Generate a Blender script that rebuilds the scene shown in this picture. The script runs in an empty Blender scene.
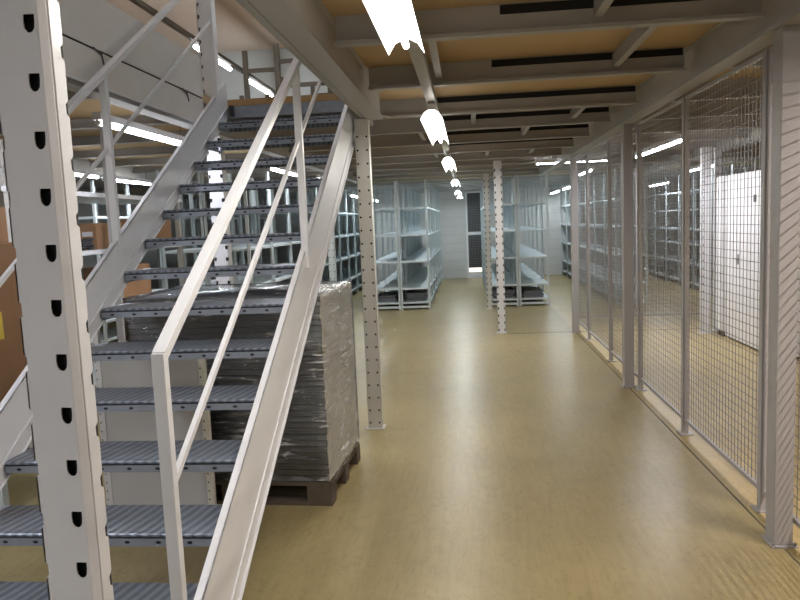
import bpy, math, random
from mathutils import Vector, Matrix
random.seed(7)
SC = bpy.context.scene
COL = SC.collection

# ------------------------------------------------------------------ materials
def newmat(name):
    m = bpy.data.materials.new(name); m.use_nodes = True
    nt = m.node_tree; b = nt.nodes['Principled BSDF']
    return m, nt, b

def paint(name, col, rough=0.4, metal=0.0, var=0.06, scale=6.0, bump=0.0, bscale=60.0):
    """painted / metal surface with soft colour variation"""
    m, nt, b = newmat(name)
    tc = nt.nodes.new('ShaderNodeTexCoord')
    n = nt.nodes.new('ShaderNodeTexNoise'); n.inputs['Scale'].default_value = scale; n.inputs['Detail'].default_value = 4
    nt.links.new(tc.outputs['Object'], n.inputs['Vector'])
    r = nt.nodes.new('ShaderNodeMixRGB'); r.blend_type = 'MIX'
    r.inputs[1].default_value = (*[c*(1-var) for c in col], 1); r.inputs[2].default_value = (*[min(1, c*(1+var)) for c in col], 1)
    nt.links.new(n.outputs['Fac'], r.inputs[0]); nt.links.new(r.outputs[0], b.inputs['Base Color'])
    b.inputs['Roughness'].default_value = rough; b.inputs['Metallic'].default_value = metal
    if bump:
        n2 = nt.nodes.new('ShaderNodeTexNoise'); n2.inputs['Scale'].default_value = bscale; n2.inputs['Detail'].default_value = 3
        nt.links.new(tc.outputs['Object'], n2.inputs['Vector'])
        bp = nt.nodes.new('ShaderNodeBump'); bp.inputs['Strength'].default_value = bump; bp.inputs['Distance'].default_value = 0.01
        nt.links.new(n2.outputs['Fac'], bp.inputs['Height']); nt.links.new(bp.outputs[0], b.inputs['Normal'])
    return m

def glow(name, col, strength):
    m, nt, b = newmat(name)
    b.inputs['Base Color'].default_value = (*col, 1)
    b.inputs['Emission Color'].default_value = (*col, 1)
    b.inputs['Emission Strength'].default_value = strength
    return m

M = {}
M['white'] = paint('white_paint', (0.66, 0.665, 0.69), 0.33)
M['post'] = paint('post_paint', (0.58, 0.57, 0.53), 0.42)
M['rack'] = paint('rack_grey_blue_paint', (0.54, 0.60, 0.61), 0.42)
M['shelf'] = paint('shelf_paint', (0.60, 0.66, 0.68), 0.42)
M['beam'] = paint('beam_grey_paint', (0.33, 0.325, 0.315), 0.45)
M['joist'] = paint('joist_grey_paint', (0.40, 0.385, 0.36), 0.5)
M['olive'] = paint('olive_grey_paint', (0.46, 0.42, 0.31), 0.5)
M['fence'] = paint('fence_grey_paint', (0.36, 0.345, 0.34), 0.42)
M['wire'] = paint('wire_zinc', (0.24, 0.24, 0.235), 0.45, 0.3)
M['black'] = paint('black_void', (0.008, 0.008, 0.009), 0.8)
M['dark'] = paint('dark_grey_plastic', (0.03, 0.03, 0.035), 0.5)
M['wall'] = paint('wall_paint', (0.62, 0.62, 0.60), 0.7)
M['peach'] = paint('upper_ceiling_paint', (0.74, 0.635, 0.54), 0.85)
M['fascia'] = paint('fascia_paint', (0.60, 0.57, 0.54), 0.28)
M['frame'] = paint('brown_grey_frame_paint', (0.17, 0.155, 0.13), 0.5)
M['wallup'] = paint('upper_wall_paint', (0.70, 0.77, 0.79), 0.8)
M['lit'] = glow('lit_panel_glow', (1.0, 0.93, 0.78), 1.3)
M['steel'] = paint('brushed_handle', (0.35, 0.35, 0.36), 0.35, 0.6)
M['seam'] = paint('floor_seam', (0.10, 0.085, 0.05), 0.9)
M['card'] = paint('cardboard', (0.27, 0.14, 0.06), 0.8, var=0.1, bump=0.1)
M['card2'] = paint('cardboard_pale', (0.38, 0.21, 0.11), 0.8, var=0.1)
M['pallet'] = paint('pallet_wood', (0.095, 0.072, 0.052), 0.8, var=0.35, scale=18)
M['edgewood'] = paint('chipboard_edge', (0.42, 0.25, 0.11), 0.7, var=0.2, scale=60)
M['door'] = paint('door_white', (0.80, 0.80, 0.82), 0.35)
M['boards'] = paint('grey_shelf_panels', (0.16, 0.165, 0.185), 0.45, var=0.12)
M['boardside'] = paint('shelf_panel_ends', (0.72, 0.70, 0.62), 0.5, var=0.05)
M['paper'] = paint('paper_label', (0.75, 0.74, 0.75), 0.7)
M['tape'] = paint('yellow_tape', (0.70, 0.48, 0.06), 0.5)
M['sheet'] = paint('pale_sheet_steel', (0.50, 0.50, 0.50), 0.4)
M['tube'] = glow('tube_warm', (1.0, 0.97, 0.90), 22)
M['tubecool'] = glow('tube_cool', (0.93, 0.95, 1.0), 30)
M['tubefar'] = glow('tube_far', (0.90, 0.97, 1.0), 22)
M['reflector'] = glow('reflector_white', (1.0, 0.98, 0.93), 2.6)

def chipboard():
    m, nt, b = newmat('chipboard_ceiling')
    tc = nt.nodes.new('ShaderNodeTexCoord')
    n = nt.nodes.new('ShaderNodeTexNoise'); n.inputs['Scale'].default_value = 1.3; n.inputs['Detail'].default_value = 6
    nt.links.new(tc.outputs['Object'], n.inputs['Vector'])
    n2 = nt.nodes.new('ShaderNodeTexNoise'); n2.inputs['Scale'].default_value = 140; n2.inputs['Detail'].default_value = 2
    nt.links.new(tc.outputs['Object'], n2.inputs['Vector'])
    r = nt.nodes.new('ShaderNodeValToRGB'); r.color_ramp.elements[0].color = (0.42, 0.30, 0.16, 1); r.color_ramp.elements[1].color = (0.56, 0.41, 0.24, 1)
    a = nt.nodes.new('ShaderNodeMath'); a.operation = 'MULTIPLY_ADD'; a.inputs[1].default_value = 0.35
    nt.links.new(n2.outputs['Fac'], a.inputs[0]); nt.links.new(n.outputs['Fac'], a.inputs[2])
    s = nt.nodes.new('ShaderNodeMath'); s.operation = 'SUBTRACT'; s.inputs[1].default_value = 0.18
    nt.links.new(a.outputs[0], s.inputs[0]); nt.links.new(s.outputs[0], r.inputs[0])
    nt.links.new(r.outputs[0], b.inputs['Base Color']); b.inputs['Roughness'].default_value = 0.75
    return m
M['chip'] = chipboard()

def floor_mat(name, base, dark):
    m, nt, b = newmat(name)
    tc = nt.nodes.new('ShaderNodeTexCoord')
    def noise(sc, det, dist=0.0, stretch=None):
        n = nt.nodes.new('ShaderNodeTexNoise'); n.inputs['Scale'].default_value = sc; n.inputs['Detail'].default_value = det; n.inputs['Distortion'].default_value = dist
        if stretch:
            mp = nt.nodes.new('ShaderNodeMapping'); mp.inputs['Scale'].default_value = stretch[:3]; mp.inputs['Rotation'].default_value = (0, 0, stretch[3])
            nt.links.new(tc.outputs['Object'], mp.inputs['Vector']); nt.links.new(mp.outputs[0], n.inputs['Vector'])
        else: nt.links.new(tc.outputs['Object'], n.inputs['Vector'])
        return n
    a = noise(0.9, 6, 0.6); c = noise(9, 5, 0.3); s = noise(3, 5, 1.0, (14, 1.2, 1, 0.5))
    r = nt.nodes.new('ShaderNodeValToRGB'); r.color_ramp.elements[0].position = 0.3; r.color_ramp.elements[1].position = 0.72
    r.color_ramp.elements[0].color = (*dark, 1); r.color_ramp.elements[1].color = (*base, 1)
    nt.links.new(a.outputs['Fac'], r.inputs[0])
    r2 = nt.nodes.new('ShaderNodeValToRGB'); r2.color_ramp.elements[0].position = 0.3; r2.color_ramp.elements[1].position = 0.62
    r2.color_ramp.elements[0].color = (0.80, 0.78, 0.74, 1); r2.color_ramp.elements[1].color = (1, 1, 1, 1)
    nt.links.new(s.outputs['Fac'], r2.inputs[0])
    mx = nt.nodes.new('ShaderNodeMixRGB'); mx.blend_type = 'MULTIPLY'; mx.inputs[0].default_value = 0.55
    nt.links.new(r.outputs[0], mx.inputs[1]); nt.links.new(r2.outputs[0], mx.inputs[2])
    r3 = nt.nodes.new('ShaderNodeValToRGB'); r3.color_ramp.elements[0].position = 0.25; r3.color_ramp.elements[1].position = 0.5
    r3.color_ramp.elements[0].color = (0.7, 0.68, 0.64, 1); r3.color_ramp.elements[1].color = (1, 1, 1, 1)
    nt.links.new(c.outputs['Fac'], r3.inputs[0])
    mx2 = nt.nodes.new('ShaderNodeMixRGB'); mx2.blend_type = 'MULTIPLY'; mx2.inputs[0].default_value = 0.4
    nt.links.new(mx.outputs[0], mx2.inputs[1]); nt.links.new(r3.outputs[0], mx2.inputs[2])
    # fine scuffs and hairline scratches
    sc2 = noise(2.2, 8, 2.5, (3, 1.1, 1, -0.35))
    r4 = nt.nodes.new('ShaderNodeValToRGB'); e = r4.color_ramp.elements
    e[0].position = 0.485; e[0].color = (1, 1, 1, 1); e[1].position = 0.515; e[1].color = (1, 1, 1, 1)
    mid = e.new(0.5); mid.color = (0.62, 0.6, 0.56, 1)
    nt.links.new(sc2.outputs['Fac'], r4.inputs[0])
    mx3 = nt.nodes.new('ShaderNodeMixRGB'); mx3.blend_type = 'MULTIPLY'; mx3.inputs[0].default_value = 0.55
    nt.links.new(mx2.outputs[0], mx3.inputs[1]); nt.links.new(r4.outputs[0], mx3.inputs[2])
    nt.links.new(mx3.outputs[0], b.inputs['Base Color'])
    mr = nt.nodes.new('ShaderNodeMapRange'); mr.inputs['To Min'].default_value = 0.24; mr.inputs['To Max'].default_value = 0.44
    nt.links.new(c.outputs['Fac'], mr.inputs['Value']); nt.links.new(mr.outputs[0], b.inputs['Roughness'])
    bp = nt.nodes.new('ShaderNodeBump'); bp.inputs['Strength'].default_value = 0.12; bp.inputs['Distance'].default_value = 0.01
    nt.links.new(c.outputs['Fac'], bp.inputs['Height']); nt.links.new(bp.outputs[0], b.inputs['Normal'])
    b.inputs['Specular IOR Level'].default_value = 0.38
    return m
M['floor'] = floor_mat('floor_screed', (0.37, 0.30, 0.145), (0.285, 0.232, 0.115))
M['floor_lit'] = floor_mat('floor_screed_cage_lit', (0.50, 0.39, 0.18), (0.38, 0.30, 0.15))  # cage screed painted paler to stand for the lamplight on it

def tread_mat():
    """galvanised sheet with diagonal anti-slip ribs"""
    m, nt, b = newmat('galvanised_tread')
    tc = nt.nodes.new('ShaderNodeTexCoord')
    mp = nt.nodes.new('ShaderNodeMapping'); mp.inputs['Rotation'].default_value = (0, 0, math.radians(12)); mp.inputs['Scale'].default_value = (1, 1, 0)
    nt.links.new(tc.outputs['Object'], mp.inputs['Vector'])
    w = nt.nodes.new('ShaderNodeTexWave'); w.inputs['Scale'].default_value = 8.0; w.inputs['Distortion'].default_value = 0.6; w.inputs['Detail'].default_value = 1.5
    nt.links.new(mp.outputs[0], w.inputs['Vector'])
    n = nt.nodes.new('ShaderNodeTexNoise'); n.inputs['Scale'].default_value = 25
    nt.links.new(tc.outputs['Object'], n.inputs['Vector'])
    r = nt.nodes.new('ShaderNodeValToRGB'); r.color_ramp.elements[0].color = (0.13, 0.15, 0.19, 1); r.color_ramp.elements[1].color = (0.33, 0.37, 0.44, 1)
    mx = nt.nodes.new('ShaderNodeMath'); mx.operation = 'MULTIPLY_ADD'; mx.inputs[1].default_value = 0.7
    nt.links.new(w.outputs['Fac'], mx.inputs[0])
    sc = nt.nodes.new('ShaderNodeMath'); sc.operation = 'MULTIPLY'; sc.inputs[1].default_value = 0.35
    nt.links.new(n.outputs['Fac'], sc.inputs[0]); nt.links.new(sc.outputs[0], mx.inputs[2])
    nt.links.new(mx.outputs[0], r.inputs[0]); nt.links.new(r.outputs[0], b.inputs['Base Color'])
    b.inputs['Metallic'].default_value = 0.55; b.inputs['Roughness'].default_value = 0.38
    bp = nt.nodes.new('ShaderNodeBump'); bp.inputs['Strength'].default_value = 0.6; bp.inputs['Distance'].default_value = 0.004
    nt.links.new(w.outputs['Fac'], bp.inputs['Height']); nt.links.new(bp.outputs[0], b.inputs['Normal'])
    return m
M['tread'] = tread_mat()
M['galv'] = paint('galvanised_edge', (0.30, 0.33, 0.38), 0.38, 0.5, 0.2, 20)

def film_mat():
    m, nt, b = newmat('stretch_film')
    out = nt.nodes['Material Output']
    tc = nt.nodes.new('ShaderNodeTexCoord')
    mp = nt.nodes.new('ShaderNodeMapping'); mp.inputs['Scale'].default_value = (2.5, 2.5, 16); mp.inputs['Rotation'].default_value = (0.15, 0.25, 0.2)
    nt.links.new(tc.outputs['Object'], mp.inputs['Vector'])
    n = nt.nodes.new('ShaderNodeTexNoise'); n.inputs['Scale'].default_value = 2.2; n.inputs['Detail'].default_value = 6; n.inputs['Distortion'].default_value = 1.2
    nt.links.new(mp.outputs[0], n.inputs['Vector'])
    bp = nt.nodes.new('ShaderNodeBump'); bp.inputs['Strength'].default_value = 0.7; bp.inputs['Distance'].default_value = 0.03
    nt.links.new(n.outputs['Fac'], bp.inputs['Height'])
    g = nt.nodes.new('ShaderNodeBsdfGlossy'); g.inputs['Roughness'].default_value = 0.09; g.inputs['Color'].default_value = (0.9, 0.92, 0.95, 1)
    nt.links.new(bp.outputs[0], g.inputs['Normal'])
    t = nt.nodes.new('ShaderNodeBsdfTransparent'); t.inputs[0].default_value = (0.95, 0.95, 0.95, 1)
    fr = nt.nodes.new('ShaderNodeFresnel'); fr.inputs['IOR'].default_value = 1.4
    ad = nt.nodes.new('ShaderNodeMath'); ad.operation = 'MULTIPLY_ADD'; ad.inputs[1].default_value = 1.0; ad.inputs[2].default_value = 0.10; ad.use_clamp = True
    nt.links.new(fr.outputs[0], ad.inputs[0])
    mg = nt.nodes.new('ShaderNodeMixShader'); nt.links.new(ad.outputs[0], mg.inputs[0]); nt.links.new(t.outputs[0], mg.inputs[1]); nt.links.new(g.outputs[0], mg.inputs[2])
    # milky creases, the lamps' glints on them painted in as white streaks
    m2 = nt.nodes.new('ShaderNodeMapping'); m2.inputs['Scale'].default_value = (3.0, 3.0, 22); m2.inputs['Rotation'].default_value = (0.1, 0.35, 0.0)
    nt.links.new(tc.outputs['Object'], m2.inputs['Vector'])
    n2 = nt.nodes.new('ShaderNodeTexNoise'); n2.inputs['Scale'].default_value = 2.6; n2.inputs['Detail'].default_value = 5; n2.inputs['Distortion'].default_value = 0.7
    nt.links.new(m2.outputs[0], n2.inputs['Vector'])
    cr = nt.nodes.new('ShaderNodeValToRGB'); cr.color_ramp.elements[0].position = 0.55; cr.color_ramp.elements[0].color = (0.0, 0.0, 0.0, 1); cr.color_ramp.elements[1].position = 0.63; cr.color_ramp.elements[1].color = (0.75, 0.75, 0.75, 1)
    nt.links.new(n2.outputs['Fac'], cr.inputs[0])
    n3 = nt.nodes.new('ShaderNodeTexNoise'); n3.inputs['Scale'].default_value = 5.0; n3.inputs['Detail'].default_value = 2
    nt.links.new(tc.outputs['Object'], n3.inputs['Vector'])
    c3 = nt.nodes.new('ShaderNodeMapRange'); c3.inputs['From Min'].default_value = 0.42; c3.inputs['From Max'].default_value = 0.60
    nt.links.new(n3.outputs['Fac'], c3.inputs['Value'])
    m3 = nt.nodes.new('ShaderNodeMath'); m3.operation = 'MULTIPLY'; nt.links.new(cr.outputs[0], m3.inputs[0]); nt.links.new(c3.outputs[0], m3.inputs[1])
    df = nt.nodes.new('ShaderNodeBsdfDiffuse'); df.inputs[0].default_value = (0.75, 0.76, 0.78, 1)
    mx = nt.nodes.new('ShaderNodeMixShader'); nt.links.new(m3.outputs[0], mx.inputs[0]); nt.links.new(mg.outputs[0], mx.inputs[1]); nt.links.new(df.outputs[0], mx.inputs[2])
    nt.links.new(mx.outputs[0], out.inputs[0])
    return m
M['film'] = film_mat()

# ------------------------------------------------------------------ mesh builder
class MB:
    def __init__(s): s.v = []; s.f = []; s.mi = []; s.mats = []
    def m(s, key):
        if key not in s.mats: s.mats.append(key)
        return s.mats.index(key)
    def add(s, vs, fs, key):
        b = len(s.v); i = s.m(key); s.v += [tuple(v) for v in vs]
        for f in fs: s.f.append([b+k for k in f]); s.mi.append(i)
        return s
    def box(s, x0, x1, y0, y1, z0, z1, key='white'):
        vs = [(x0,y0,z0),(x1,y0,z0),(x1,y1,z0),(x0,y1,z0),(x0,y0,z1),(x1,y0,z1),(x1,y1,z1),(x0,y1,z1)]
        return s.add(vs, [(0,3,2,1),(4,5,6,7),(0,1,5,4),(1,2,6,5),(2,3,7,6),(3,0,4,7)], key)
    def bar(s, a, b, w, h, key='white', up=(1,0,0)):
        """rectangular bar from a to b; w along `up` cross direction, h along the other"""
        a = Vector(a); b = Vector(b); d = (b-a).normalized(); u = Vector(up); u = (u - d*u.dot(d)).normalized(); n = d.cross(u)
        vs = []
        for p in (a, b):
            for su, sn in ((-1,-1),(1,-1),(1,1),(-1,1)): vs.append(p + u*su*w/2 + n*sn*h/2)
        return s.add(vs, [(0,1,2,3),(7,6,5,4),(0,4,5,1),(1,5,6,2),(2,6,7,3),(3,7,4,0)], key)
    def rod(s, a, b, r, key='white', n=10, r2=None):
        a = Vector(a); b = Vector(b); d = (b-a).normalized(); u = d.orthogonal().normalized(); w = d.cross(u); r2 = r if r2 is None else r2
        vs = []
        for p, rr in ((a, r), (b, r2)):
            for k in range(n):
                t = 2*math.pi*k/n; vs.append(p + (u*math.cos(t) + w*math.sin(t))*rr)
        fs = [(k, (k+1) % n, n+(k+1) % n, n+k) for k in range(n)] + [tuple(range(n-1, -1, -1)), tuple(range(n, 2*n))]
        return s.add(vs, fs, key)
    def prism(s, prof, axis, t0, t1, key='white'):
        """closed profile (list of 2-D points) swept along axis x (profile = y,z), y (profile = x,z) or z (profile = x,y)"""
        n = len(prof); vs = []
        for t in (t0, t1):
            for p, q in prof:
                vs.append((t,p,q) if axis == 'x' else (p,t,q) if axis == 'y' else (p,q,t))
        return s.add(vs, [(k, (k+1) % n, n+(k+1) % n, n+k) for k in range(n)] + [tuple(range(n-1, -1, -1)), tuple(range(n, 2*n))], key)
    def plate(s, o, U, V, W, H, holes, key):
        """flat sheet at o spanned by U*W and V*H with real openings: holes = list of closed 2-D outlines, one row cell each, ordered bottom-up"""
        o = Vector(o); U = Vector(U); V = Vector(V)
        P = lambda p: o + U*p[0] + V*p[1]
        y = 0.0
        cells = []
        for h in holes:
            lo = min(q[1] for q in h); hi = max(q[1] for q in h); cells.append((h, lo, hi))
        for i, (h, lo, hi) in enumerate(cells):
            top = H if i == len(cells)-1 else (hi + cells[i+1][1])/2
            it = max(range(len(h)), key=lambda k: (h[k][1], -abs(k))); ib = min(range(len(h)), key=lambda k: (h[k][1], k))
            n = len(h)
            # outline is counter-clockwise; walk top->bottom by the left side, bottom->top by the right side
            left = [h[(it+k) % n] for k in range((ib-it) % n + 1)]
            right = [h[(ib+k) % n] for k in range((it-ib) % n + 1)]
            tx, bx = h[it][0], h[ib][0]
            L = [(0, y), (bx, y)] + left[::-1] + [(tx, top), (0, top)]
            R_ = [(bx, y), (W, y), (W, top), (tx, top)] + right[::-1]
            s.add([P(p) for p in L], [tuple(range(len(L)))], key)
            s.add([P(p) for p in R_], [tuple(range(len(R_)))], key)
            y = top
        if not cells: s.add([P(p) for p in ((0,0),(W,0),(W,H),(0,H))], [(0,1,2,3)], key)
        return s
    def mesh(s, name):
        me = bpy.data.meshes.new(name); me.from_pydata(s.v, [], s.f); me.update()
        for k in s.mats: me.materials.append(M[k])
        for p, i in zip(me.polygons, s.mi): p.material_index = i
        return me

def obj(name, mb, parent=None, solid=0.0, bevel=0.0, loc=None, smooth=False):
    me = mb if isinstance(mb, bpy.types.Mesh) else mb.mesh(name)
    o = bpy.data.objects.new(name, me); COL.objects.link(o)
    if parent: o.parent = parent
    if loc: o.location = loc
    if solid:
        md = o.modifiers.new('thickness', 'SOLIDIFY'); md.thickness = solid; md.offset = -1
    if bevel:
        md = o.modifiers.new('bevel', 'BEVEL'); md.width = bevel; md.segments = 2; md.limit_method = 'ANGLE'
    if smooth:
        for p in me.polygons: p.use_smooth = True
    return o
def tag(o, label, cat, group=None):
    o['label'] = label; o['category'] = cat
    if group: o['group'] = group
    return o
def thing(name, label, cat, loc=(0, 0, 0), group=None, rz=0.0):
    o = bpy.data.objects.new(name, None); COL.objects.link(o); o.location = loc; o.rotation_euler = (0, 0, rz)
    o.empty_display_size = 0.1
    return tag(o, label, cat, group)
def struct(name, mb, parent=None):
    o = obj(name, mb, parent)
    if not parent: o['kind'] = 'structure'
    return o
def dup(root, loc, label, group=None, rz=None):
    r = root.copy(); COL.objects.link(r); r.location = loc
    if rz is not None: r.rotation_euler = (0, 0, rz)
    r['label'] = label
    if group: r['group'] = group
    for ch in list(root.children):
        c = ch.copy(); COL.objects.link(c); c.parent = r
        for g in list(ch.children):
            d = g.copy(); COL.objects.link(d); d.parent = c
    return r
ORD = ['first', 'second', 'third', 'fourth', 'fifth', 'sixth', 'seventh', 'eighth', 'ninth', 'tenth', 'eleventh', 'twelfth', 'thirteenth', 'fourteenth', 'fifteenth']

# ------------------------------------------------------------------ key dimensions (metres, camera foot at the origin, y into the hall)
YF = 19.30          # far wall
YE = 13.90          # end of the main mezzanine
ZB = 2.38           # underside of the main beams
ZJ = 2.445          # underside of the joists
ZC = 2.59           # underside of the chipboard deck
XL_, XR_ = -7.5, 7.0
SX0, SX1 = -1.917, -0.845   # stair, between the stringer webs
def nose(K): return 1.466 + 0.283*K, 0.174*K

# ------------------------------------------------------------------ shell
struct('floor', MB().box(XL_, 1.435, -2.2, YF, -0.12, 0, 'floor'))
struct('floor_cage', MB().box(1.435, XR_, -2.2, YF, -0.12, 0.0, 'floor_lit'))
struct('trim_1', MB().box(1.428, 1.440, -2.2, 10.0, 0.0, 0.0015, 'seam'))          # dark joint along the fence
struct('trim_2', MB().box(0.45, XR_, 9.72, 9.735, 0.0, 0.0015, 'seam'))            # cross joint in the screed
mb = MB()                                                     # far wall: horizontal white planks with narrow grooves
z = 0.0
while z < 2.7:
    mb.box(XL_, XR_, YF, YF+0.1, z+0.006, min(z+0.24, 2.7), 'wall'); z += 0.24
mb.box(XL_, XR_, YF+0.012, YF+0.1, 0, 2.7, 'joist')
struct('wall_far', mb)
struct('wall_left', MB().box(XL_-0.1, XL_, -2.2, YF, 0, 5.2, 'wall'))
struct('wall_right', MB().box(XR_, XR_+0.1, -2.2, YF, 0, 2.7, 'wall'))
struct('wall_near', MB().box(XL_, XR_, -2.3, -2.2, 0, 5.2, 'wall'))
struct('wall_upper', MB().box(XL_, -0.0, 14.35, 14.45, 2.66, 5.2, 'wallup'))
struct('wall_upper_right', MB().box(0.0, 0.1, -2.2, 14.35, 2.66, 5.2, 'wallup'))
# chipboard deck of the mezzanine, with the opening for the stair
struct('ceiling', MB().box(-0.77, XR_, -2.2, YE, ZC, 2.66, 'chip'))
struct('ceiling_left', MB().box(XL_, -2.02, -2.2, YE, ZC, 2.66, 'chip'))
struct('ceiling_middle', MB().box(-2.02, -0.77, 5.74, YE, ZC, 2.66, 'chip'))
struct('ceiling_far', MB().box(XL_, XR_, YE+0.12, YF, 2.475, 2.66, 'joist'))
struct('ceiling_upper', MB().box(XL_, 0.1, -2.2, 14.45, 5.2, 5.3, 'peach'))
struct('trim_3', MB().box(-2.0, -0.80, 5.70, 5.74, ZC+0.012, 2.652, 'edgewood'))     # wooden deck edge over the top step
mb = MB().box(-0.05, 0.0, YF-0.03, YF, 0, 2.36, 'door').box(0.38, 0.43, YF-0.03, YF, 0, 2.36, 'door').box(-0.05, 0.43, YF-0.03, YF, 2.31, 2.36, 'door')
mb.box(0, 0.38, YF-0.03, YF, 1.18, 1.26, 'door').box(0, 0.38, YF-0.03, YF, 0.0, 0.12, 'door')
d = struct('door_1', mb)
obj('dark_pane', MB().box(0, 0.38, YF-0.012, YF-0.004, 0.28, 2.31, 'dark'), d)
obj('lower_panel', MB().box(0, 0.38, YF-0.02, YF-0.005, 0.17, 0.28, 'lit'), d)  # panel glows by itself, standing in for light falling on it
mb = MB()
for k in range(9): mb.box(0.02+k*0.042, 0.026+k*0.042, YF-0.022, YF-0.016, 0.28, 2.31, 'wire')
for k in range(44): mb.box(0, 0.38, YF-0.022, YF-0.016, 0.30+k*0.046, 0.306+k*0.046, 'wire')
obj('grille', mb, d)

# ------------------------------------------------------------------ mezzanine steelwork
def c_profile(h, w, t, flip=1):      # (y,z) outline of a C section opening towards +y*flip
    p = [(0,0),(w,0),(w,0.014),(w-t,0.014),(w-t,t),(t,t),(t,h-t),(w,h-t),(w,h),(0,h)]
    return [(flip*a, b) for a, b in p]
JY = [-1.10, 0.02, 1.16, 2.30, 3.43, 4.57, 5.80, 6.84, 7.97, 9.10, 10.23, 11.36, 12.50, 13.62]
bays = {-1.10: None}
def joist(x0, x1, y, label, grp, ZJ=ZJ):
    # the photo shows a light lower flange under a darker web
    t = thing('floor_joist', label, 'joist', ((x0+x1)/2, y, ZJ), grp)
    L = (x1-x0)/2
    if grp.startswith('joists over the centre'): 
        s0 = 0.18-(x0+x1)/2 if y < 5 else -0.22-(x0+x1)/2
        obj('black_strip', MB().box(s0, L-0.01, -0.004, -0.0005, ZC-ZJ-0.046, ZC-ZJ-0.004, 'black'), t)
    obj('web', MB().box(-L, L, 0, 0.006, 0.008, ZC-ZJ, 'joist'), t)
    obj('flange', MB().box(-L, L, -0.05, 0.0, 0, 0.006, 'beam').box(-L, L, -0.05, -0.046, 0.006, 0.018, 'beam').box(-L, L, -0.0, 0.006, 0, 0.008, 'beam'), t)
    return t
vis = [y for y in JY if y > 2]
for y in JY:
    if y in vis:
        n = ORD[vis.index(y)]
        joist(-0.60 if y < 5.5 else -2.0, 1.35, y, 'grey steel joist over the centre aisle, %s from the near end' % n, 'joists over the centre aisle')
    if y > 3: joist(1.49, XR_-0.02, y, 'grey steel joist over the mesh cage, %s from the near end' % ORD[vis.index(y)-1], 'joists over the mesh cage')
    if y > 3: joist(XL_+0.02, -2.14, y, 'grey steel joist over the left-hand stores, %s from the near end' % ORD[vis.index(y)-1], 'joists over the left stores', 2.50)
tag(obj('ceiling_strut', MB().bar((0, 0, 0), (0.10, 0.42, 0.02), 0.03, 0.006, 'beam', (1, 0, 0)), loc=(-0.70, 5.34, ZJ-0.02)), 'short diagonal steel strap at the top of the column beside the stairs', 'tie')
ties = [(-0.15, 4), (0.93, 4), (1.0, 6), (0.63, 7), (0.08, 6), (0.30, 9), (0.9, 9), (-0.45, 7), (-0.4, 9), (0.62, 3)]
for i, (x, k) in enumerate(ties):
    a = JY[k]+0.008; b = JY[k+1]-0.052
    tag(obj('ceiling_strut', MB().box(-0.02, 0.02, a, b, ZJ+0.045, ZJ+0.05, 'beam').box(-0.02, -0.016, a, b, ZJ+0.05, ZJ+0.12, 'beam'), loc=(x, 0, 0)),
        'short steel tie between the joists, %s of the centre aisle' % ['left of the near strip light,', 'right side near the fence,', 'mid-depth right', 'middle bay right', 'beside the second strip light,', 'far bay centre', 'far bay right', 'mid-depth left', 'far bay left', 'front bay'][i], 'tie', 'ties between joists')

def main_beam(name, x0, x1, y0, y1, label):
    t = thing(name, label, 'beam', (x0, y0, ZB)); w = x1-x0; L = y1-y0; h = ZC-ZB
    obj('bottom_flange', MB().box(0, w, 0, L, 0, 0.010, 'beam').box(0, 0.006, 0, L, 0.01, 0.022, 'beam').box(w-0.006, w, 0, L, 0.01, 0.022, 'beam'), t)
    obj('web', MB().box(w*0.22, w*0.30, 0, L, 0.010, h-0.006, 'joist').box(w*0.72, w*0.80, 0, L, 0.01, h-0.006, 'joist'), t)
    obj('top_flange', MB().box(0, w, 0, L, h-0.006, h, 'joist'), t)
    return t
main_beam('main_beam', 1.37, 1.485, -2.2, YE-0.03, 'long grey main beam running above the mesh fence')
b = main_beam('main_beam', -0.728, -0.612, -2.2, 5.39, 'long grey main beam running beside the staircase')
obj('edge_channel', MB().box(-0.045, -0.008, 0, 5.74+2.2, 0.006, ZC-ZB+0.07, 'beam'), b)
main_beam('main_beam', -2.11, -2.005, -2.2, YE-0.03, 'grey main beam at the left edge of the stair opening')
main_beam('main_beam', 3.42, 3.53, -2.2, YE-0.03, 'grey main beam crossing above the inside of the mesh cage')
main_beam('main_beam', -5.05, -4.94, -2.2, YE-0.03, 'grey main beam over the left-hand stores')
# cross beam at the end of the mezzanine and the lower structure beyond it
tag(obj('end_beam', MB().box(-7.4, 6.9, YE, YE+0.10, ZB+0.036, ZC-0.002, 'olive').box(-7.4, 6.9, YE-0.02, YE+0.12, ZB+0.024, ZB+0.036, 'olive')),
    'wide grey-brown cross beam closing the mezzanine above the far racks', 'beam')
for k in range(8):
    y = YE + 0.5 + k*0.65
    tag(obj('far_purlin', MB().box(-6.5, 6.5, -0.03, 0.03, 0, 0.10, 'joist').box(-6.5, 6.5, -0.05, 0.05, -0.006, 0, 'rack'), loc=(0, y, 2.366)),
        'thin grey-blue purlin above the far racks, %s beyond the cross beam' % ORD[k], 'purlin', 'purlins above the far racks')

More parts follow.
